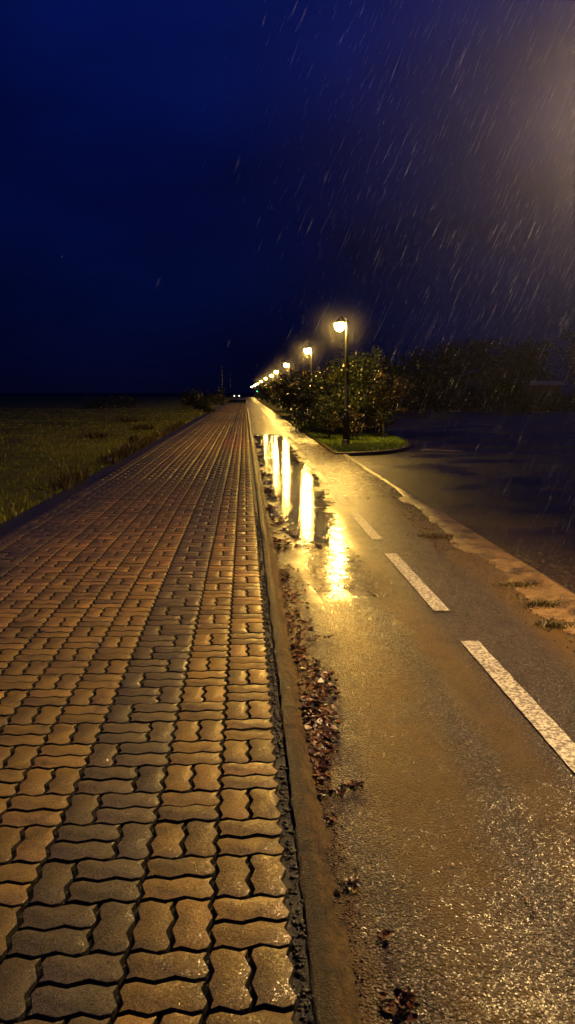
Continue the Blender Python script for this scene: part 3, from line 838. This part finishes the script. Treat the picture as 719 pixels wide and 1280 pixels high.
# ------------------------------------------------------------------ buildings
def house():
    root = empty('low_house', (19.2, 71, -.3))
    bm = bmesh.new(); box(bm, 0, 3.4, 0, 4, 0, 3.0, .03); bm_obj('wall', bm, MAT['wall'], root)
    bm = bmesh.new()
    p = [(-.3, 3.003), (1.7, 3.75), (3.7, 3.003), (3.7, 3.09), (1.7, 3.87), (-.3, 3.09)]
    a = [bm.verts.new((x, -.3, z)) for x, z in p]; b = [bm.verts.new((x, 4.3, z)) for x, z in p]
    bm.faces.new(a); bm.faces.new(b[::-1])
    for i in range(6): bm.faces.new((a[i], a[(i + 1) % 6], b[(i + 1) % 6], b[i]))
    bm_obj('roof', bm, MAT['darkwall'], root)
    for x in (.5, 2.2):
        bm = bmesh.new()
        for q in ((x, x + .08, 1.3, 2.4), (x + .72, x + .8, 1.3, 2.4), (x + .08, x + .72, 1.3, 1.38), (x + .08, x + .72, 2.32, 2.4)): box(bm, q[0], q[1], -.05, .02, q[2], q[3])
        w = bm_obj('window', bm, MAT['wood'], root)
        bm = bmesh.new(); box(bm, x + .08, x + .72, -.015, -.005, 1.38, 2.32); bm_obj('pane', bm, MAT['glass'], w)
    bm = bmesh.new(); box(bm, 1.42, 2.05, -.03, .02, 0.05, 2.1, .01); bm_obj('door', bm, MAT['wood'], root)
    tag(root, 'small pale low house half hidden by trees beyond the sunken road', 'house')
    root = empty('shed', (23.6, 68.6, -.3))
    bm = bmesh.new(); box(bm, 0, 3.6, 0, 3, 0, 2.4, .02); bm_obj('wall', bm, MAT['darkwall'], root)
    bm = bmesh.new(); box(bm, -.2, 3.8, -.35, 3.3, 2.403, 2.75, .02); bm_obj('roof', bm, MAT['roofm'], root)
    bm = bmesh.new(); box(bm, .6, 1.6, -.03, .01, .05, 2.0, .01); bm_obj('door', bm, MAT['wood'], root)
    tag(root, 'dark shed with a pale bluish flat roof edge behind the hedge', 'shed')
house()

# thin posts beyond the pavement
for x, y, h, r, lb in ((-3.1, 110, 4.9, .07, 'thin dark post beside the pavement, the taller-looking of two'), (-3.15, 176, 5.4, .08, 'thin grey post farther off near the pavement end')):
    root = empty('post', (x, y, -.1))
    bm = bmesh.new(); lathe(bm, [(r * 1.5, 0), (r * 1.5, .25), (r, .3), (r * .8, h)], 10); bm_obj('pole', bm, MAT['black'], root)
    bm = bmesh.new(); lathe(bm, [(r, h - .02), (r * 1.3, h), (r * 1.3, h + .08), (.02, h + .16)], 10); bm_obj('cap', bm, MAT['hood'], root)
    tag(root, lb, 'post', 'thin posts by the field')

# far-off car facing the camera with its headlights lit
def car(x, y, z):
    root = empty('car', (x, y, z))
    prof = [(-2.0, .30), (-2.05, .62), (-1.95, .80), (-1.0, .92), (-.35, 1.38), (1.0, 1.42), (1.75, .98), (2.0, .90), (2.05, .45), (1.95, .28)]
    bm = bmesh.new()
    a = [bm.verts.new((-.84 if zz < 1 else -.66, yy, zz)) for yy, zz in prof]; b = [bm.verts.new((.84 if zz < 1 else .66, yy, zz)) for yy, zz in prof]
    bm.faces.new(a); bm.faces.new(b[::-1])
    for i in range(len(prof)): bm.faces.new((a[i], a[(i + 1) % len(prof)], b[(i + 1) % len(prof)], b[i]))
    bm_obj('body', bm, MAT['carpaint'], root)
    bm = bmesh.new(); vs = [bm.verts.new(v) for v in ((-.72, -.97, .96), (.72, -.97, .96), (.6, -.40, 1.36), (-.6, -.40, 1.36))]; bm.faces.new(vs); bm_obj('windscreen', bm, MAT['glass'], root)
    for sx in (-1, 1):
        for yy in (-1.25, 1.3):
            bm = bmesh.new(); tube(bm, [(sx * .70, yy, .31), (sx * .87, yy, .31)], .31, 14); bm_obj('wheel', bm, MAT['tyre'], root)
        bm = bmesh.new(); bmesh.ops.create_icosphere(bm, subdivisions=2, radius=.12)
        for v in bm.verts: v.co = (v.co.x * 1.3 + sx * .60, v.co.y * .5 - 2.04, v.co.z + .66)
        bm_obj('headlight', bm, MAT['headlight'], root, True)
    return tag(root, 'distant car with both white headlights lit where the pavement vanishes', 'car')
car(-2.0, 205, -.11)
# green pedestrian signal down the path
root = empty('pedestrian_signal', (2.45, 158, ZR))
bm = bmesh.new(); lathe(bm, [(.09, 0), (.09, .06), (.05, .08), (.05, 2.2)], 10); bm_obj('pole', bm, MAT['black'], root)
bm = bmesh.new(); box(bm, -.16, .16, -.16, .0, 1.55, 2.25, .02); hs = bm_obj('signal_head', bm, MAT['black'], root)
bm = bmesh.new(); tube(bm, [(0, -.165, 1.76), (0, -.20, 1.76)], .11, 14); bm_obj('green_light', bm, MAT['green'], hs)
bm = bmesh.new(); tube(bm, [(0, -.165, 2.06), (0, -.20, 2.06)], .11, 14); bm_obj('red_light', bm, MAT['glass'], hs)
tag(root, 'small signal showing a green light among trees far down the path', 'signal')

# ------------------------------------------------------------------ rain and added halo mist
def rain():
    n = 24000
    y = 2.6 + 12 * rng.random(n) ** 1.2
    x = -3.0 + rng.random(n) * (6.6 + y * .25); z = rng.uniform(.3, 6.0, n)
    n2 = 450
    y = np.concatenate((y, rng.normal(23.4, 1.0, n2))); x = np.concatenate((x, rng.normal(2.4, .8, n2))); z = np.concatenate((z, rng.normal(3.2, .6, n2)))
    kp = rng.random(len(x)) < np.clip((x / y + .02) / .42, .03, 1) ** 1.4
    x, y, z = x[kp], y[kp], z[kp]
    P = np.stack((x, y, z), 1); n = len(P)
    d = np.stack((-.42 + rng.normal(0, .05, n), rng.normal(0, .08, n), -1 + 0 * x), 1); d /= np.linalg.norm(d, axis=1)[:, None]
    ln = rng.uniform(.06, .17, n)[:, None] * (1 + P[:, 1:2] * .02); r = (rng.uniform(.00016, .00036, n) * (1 + np.maximum(0, P[:, 1] - 6) * .05))[:, None]
    u = np.cross(d, np.array((0, 1, 0))); u /= np.linalg.norm(u, axis=1)[:, None]; w = np.cross(d, u)
    V = np.empty((n, 5, 3))
    V[:, 0] = P - d * ln * .5
    for k in range(3):
        a = 2 * math.pi * k / 3
        V[:, 1 + k] = P + d * ln * .25 + r * (u * math.cos(a) + w * math.sin(a))
    V[:, 4] = P + d * ln * .5
    b = np.arange(n)[:, None] * 5
    F = np.concatenate([b + np.array([f]) for f in ((0, 1, 2), (0, 2, 3), (0, 3, 1), (4, 2, 1), (4, 3, 2), (4, 1, 3))])
    m = M('raindrop')
    p1 = m.n('ShaderNodeBsdfTranslucent'); p1.inputs[0].default_value = (.45, .48, .55, 1)
    p2 = m.n('ShaderNodeBsdfPrincipled'); p2.inputs['Base Color'].default_value = (.4, .42, .48, 1); p2.inputs['Roughness'].default_value = .2
    mx = m.n('ShaderNodeMixShader'); m.l(p1.outputs[0], mx.inputs[1]); m.l(p2.outputs[0], mx.inputs[2]); m.l(mx.outputs[0], m.out.inputs[0])
    tag(mesh_np('rain', V.reshape(-1, 3), F, m.m), kind='stuff')
rain()
def halo_mist():
    # mist spheres added round the lamps to give their glare halos, thinning outward
    def mat(name, dens, aniso, pw, tint):
        m = M(name)
        ln = m.n('ShaderNodeVectorMath', operation='LENGTH'); m.l(m.co(), ln.inputs[0])
        f = m.rng(ln.outputs['Value'], 0.0, 1.0, 1.0, 0.0, False)
        f = m.math('MULTIPLY', m.math('POWER', f, pw), dens)
        v = m.n('ShaderNodeVolumeScatter'); m.l(f, v.inputs['Density']); v.inputs['Anisotropy'].default_value = aniso; v.inputs['Color'].default_value = (*tint, 1)
        m.l(v.outputs[0], m.out.inputs['Volume'])
        return m.m
    ma, mb = mat('lamp_halo', .021, .3, 2.4, (1, 1, 1)), mat('near_lamp_halo', .016, .2, 3.2, (.80, .82, 1.0))
    bm = bmesh.new(); bmesh.ops.create_icosphere(bm, subdivisions=3, radius=1.0)
    me = bpy.data.meshes.new('halo_mist'); bm.to_mesh(me); bm.free(); me.materials.append(ma)
    me2 = me.copy(); me2.materials.clear(); me2.materials.append(mb)
    for i, (x, y) in enumerate(zip(lampX, lampY)):
        if 150 < y: continue
        near = y < 10
        o = bpy.data.objects.new('halo_mist', me2 if near else me); COL.objects.link(o)
        r = 4.2 if near else 1.15 + .008 * y
        o.location = (x - .21, y, 3.42); o.scale = (r, r, r)
        tag(o, kind='structure')
halo_mist()

# ------------------------------------------------------------------ sky, moon-dim sun, camera
w = bpy.data.worlds.new("World"); scene.world = w; w.use_nodes = True
nt = w.node_tree; nt.nodes.clear()
out = nt.nodes.new('ShaderNodeOutputWorld'); bg = nt.nodes.new('ShaderNodeBackground')
sky = nt.nodes.new('ShaderNodeTexSky'); sky.sky_type = 'NISHITA'; sky.sun_disc = False
sky.sun_elevation = R(-4.0); sky.sun_rotation = R(200)
tc = nt.nodes.new('ShaderNodeTexCoord'); sep = nt.nodes.new('ShaderNodeSeparateXYZ'); nt.links.new(tc.outputs['Generated'], sep.inputs[0])
rp = nt.nodes.new('ShaderNodeValToRGB'); nt.links.new(sep.outputs[2], rp.inputs[0])
e = rp.color_ramp.elements
e[0].position = 0.0; e[0].color = (.0010, .0014, .0110, 1)
e[1].position = 1.0; e[1].color = (.003, .008, .085, 1)
for p, c in ((.10, (.0006, .0022, .0230, 1)), (.28, (.0006, .0028, .0400, 1)), (.48, (.0010, .0050, .072, 1)), (.62, (.0018, .0080, .105, 1))):
    el = e.new(p); el.color = c
nz = nt.nodes.new('ShaderNodeTexNoise'); mp = nt.nodes.new('ShaderNodeMapping'); mp.inputs['Scale'].default_value = (1, 1, 2.2); mp.inputs['Rotation'].default_value = (0, .4, .3)
nt.links.new(tc.outputs['Generated'], mp.inputs[0]); nt.links.new(mp.outputs[0], nz.inputs['Vector'])
nz.inputs['Scale'].default_value = 2.4; nz.inputs['Detail'].default_value = 5; nz.inputs['Roughness'].default_value = .5
mr = nt.nodes.new('ShaderNodeMapRange'); nt.links.new(nz.outputs['Fac'], mr.inputs['Value'])
for k, v in zip(('From Min', 'From Max', 'To Min', 'To Max'), (.3, .7, .5, 1.5)): mr.inputs[k].default_value = v
mul = nt.nodes.new('ShaderNodeMix'); mul.data_type = 'RGBA'; mul.blend_type = 'MULTIPLY'; mul.inputs[0].default_value = 1
nt.links.new(rp.outputs[0], mul.inputs[6]); nt.links.new(mr.outputs[0], mul.inputs[7])
sc = nt.nodes.new('ShaderNodeMix'); sc.data_type = 'RGBA'; sc.blend_type = 'ADD'; sc.inputs[0].default_value = .01
nt.links.new(mul.outputs[2], sc.inputs[6]); nt.links.new(sky.outputs[0], sc.inputs[7])
nt.links.new(sc.outputs[2], bg.inputs[0]); bg.inputs[1].default_value = 1.0
nt.links.new(bg.outputs[0], out.inputs[0])

sun = bpy.data.lights.new('night_sun', 'SUN'); sun.energy = .004; sun.angle = R(15); sun.color = (.6, .75, 1)
so = bpy.data.objects.new('night_sun', sun); so.rotation_euler = (R(50), 0, R(-20)); COL.objects.link(so)

cam = bpy.data.cameras.new('camera'); co = bpy.data.objects.new('camera', cam); COL.objects.link(co)
cam.sensor_fit = 'VERTICAL'; cam.sensor_height = 24; cam.lens = 1000 / 1280 * 24
cam.clip_start = .05; cam.clip_end = 4000
p, s = R(8.5308), R(3.0286)
co.location = (0, 0, 1.52)
co.rotation_euler = (R(90) - p, 0, -s)
scene.camera = co

scene.view_settings.view_transform = 'Standard'; scene.view_settings.look = 'None'
scene.view_settings.exposure = 0; scene.view_settings.gamma = 1
scene.render.engine = 'CYCLES'
scene.cycles.use_denoising = True
scene.cycles.max_bounces = 6; scene.cycles.diffuse_bounces = 2; scene.cycles.glossy_bounces = 3
scene.cycles.volume_bounces = 0; scene.cycles.transparent_max_bounces = 6
scene.cycles.sample_clamp_indirect = 4
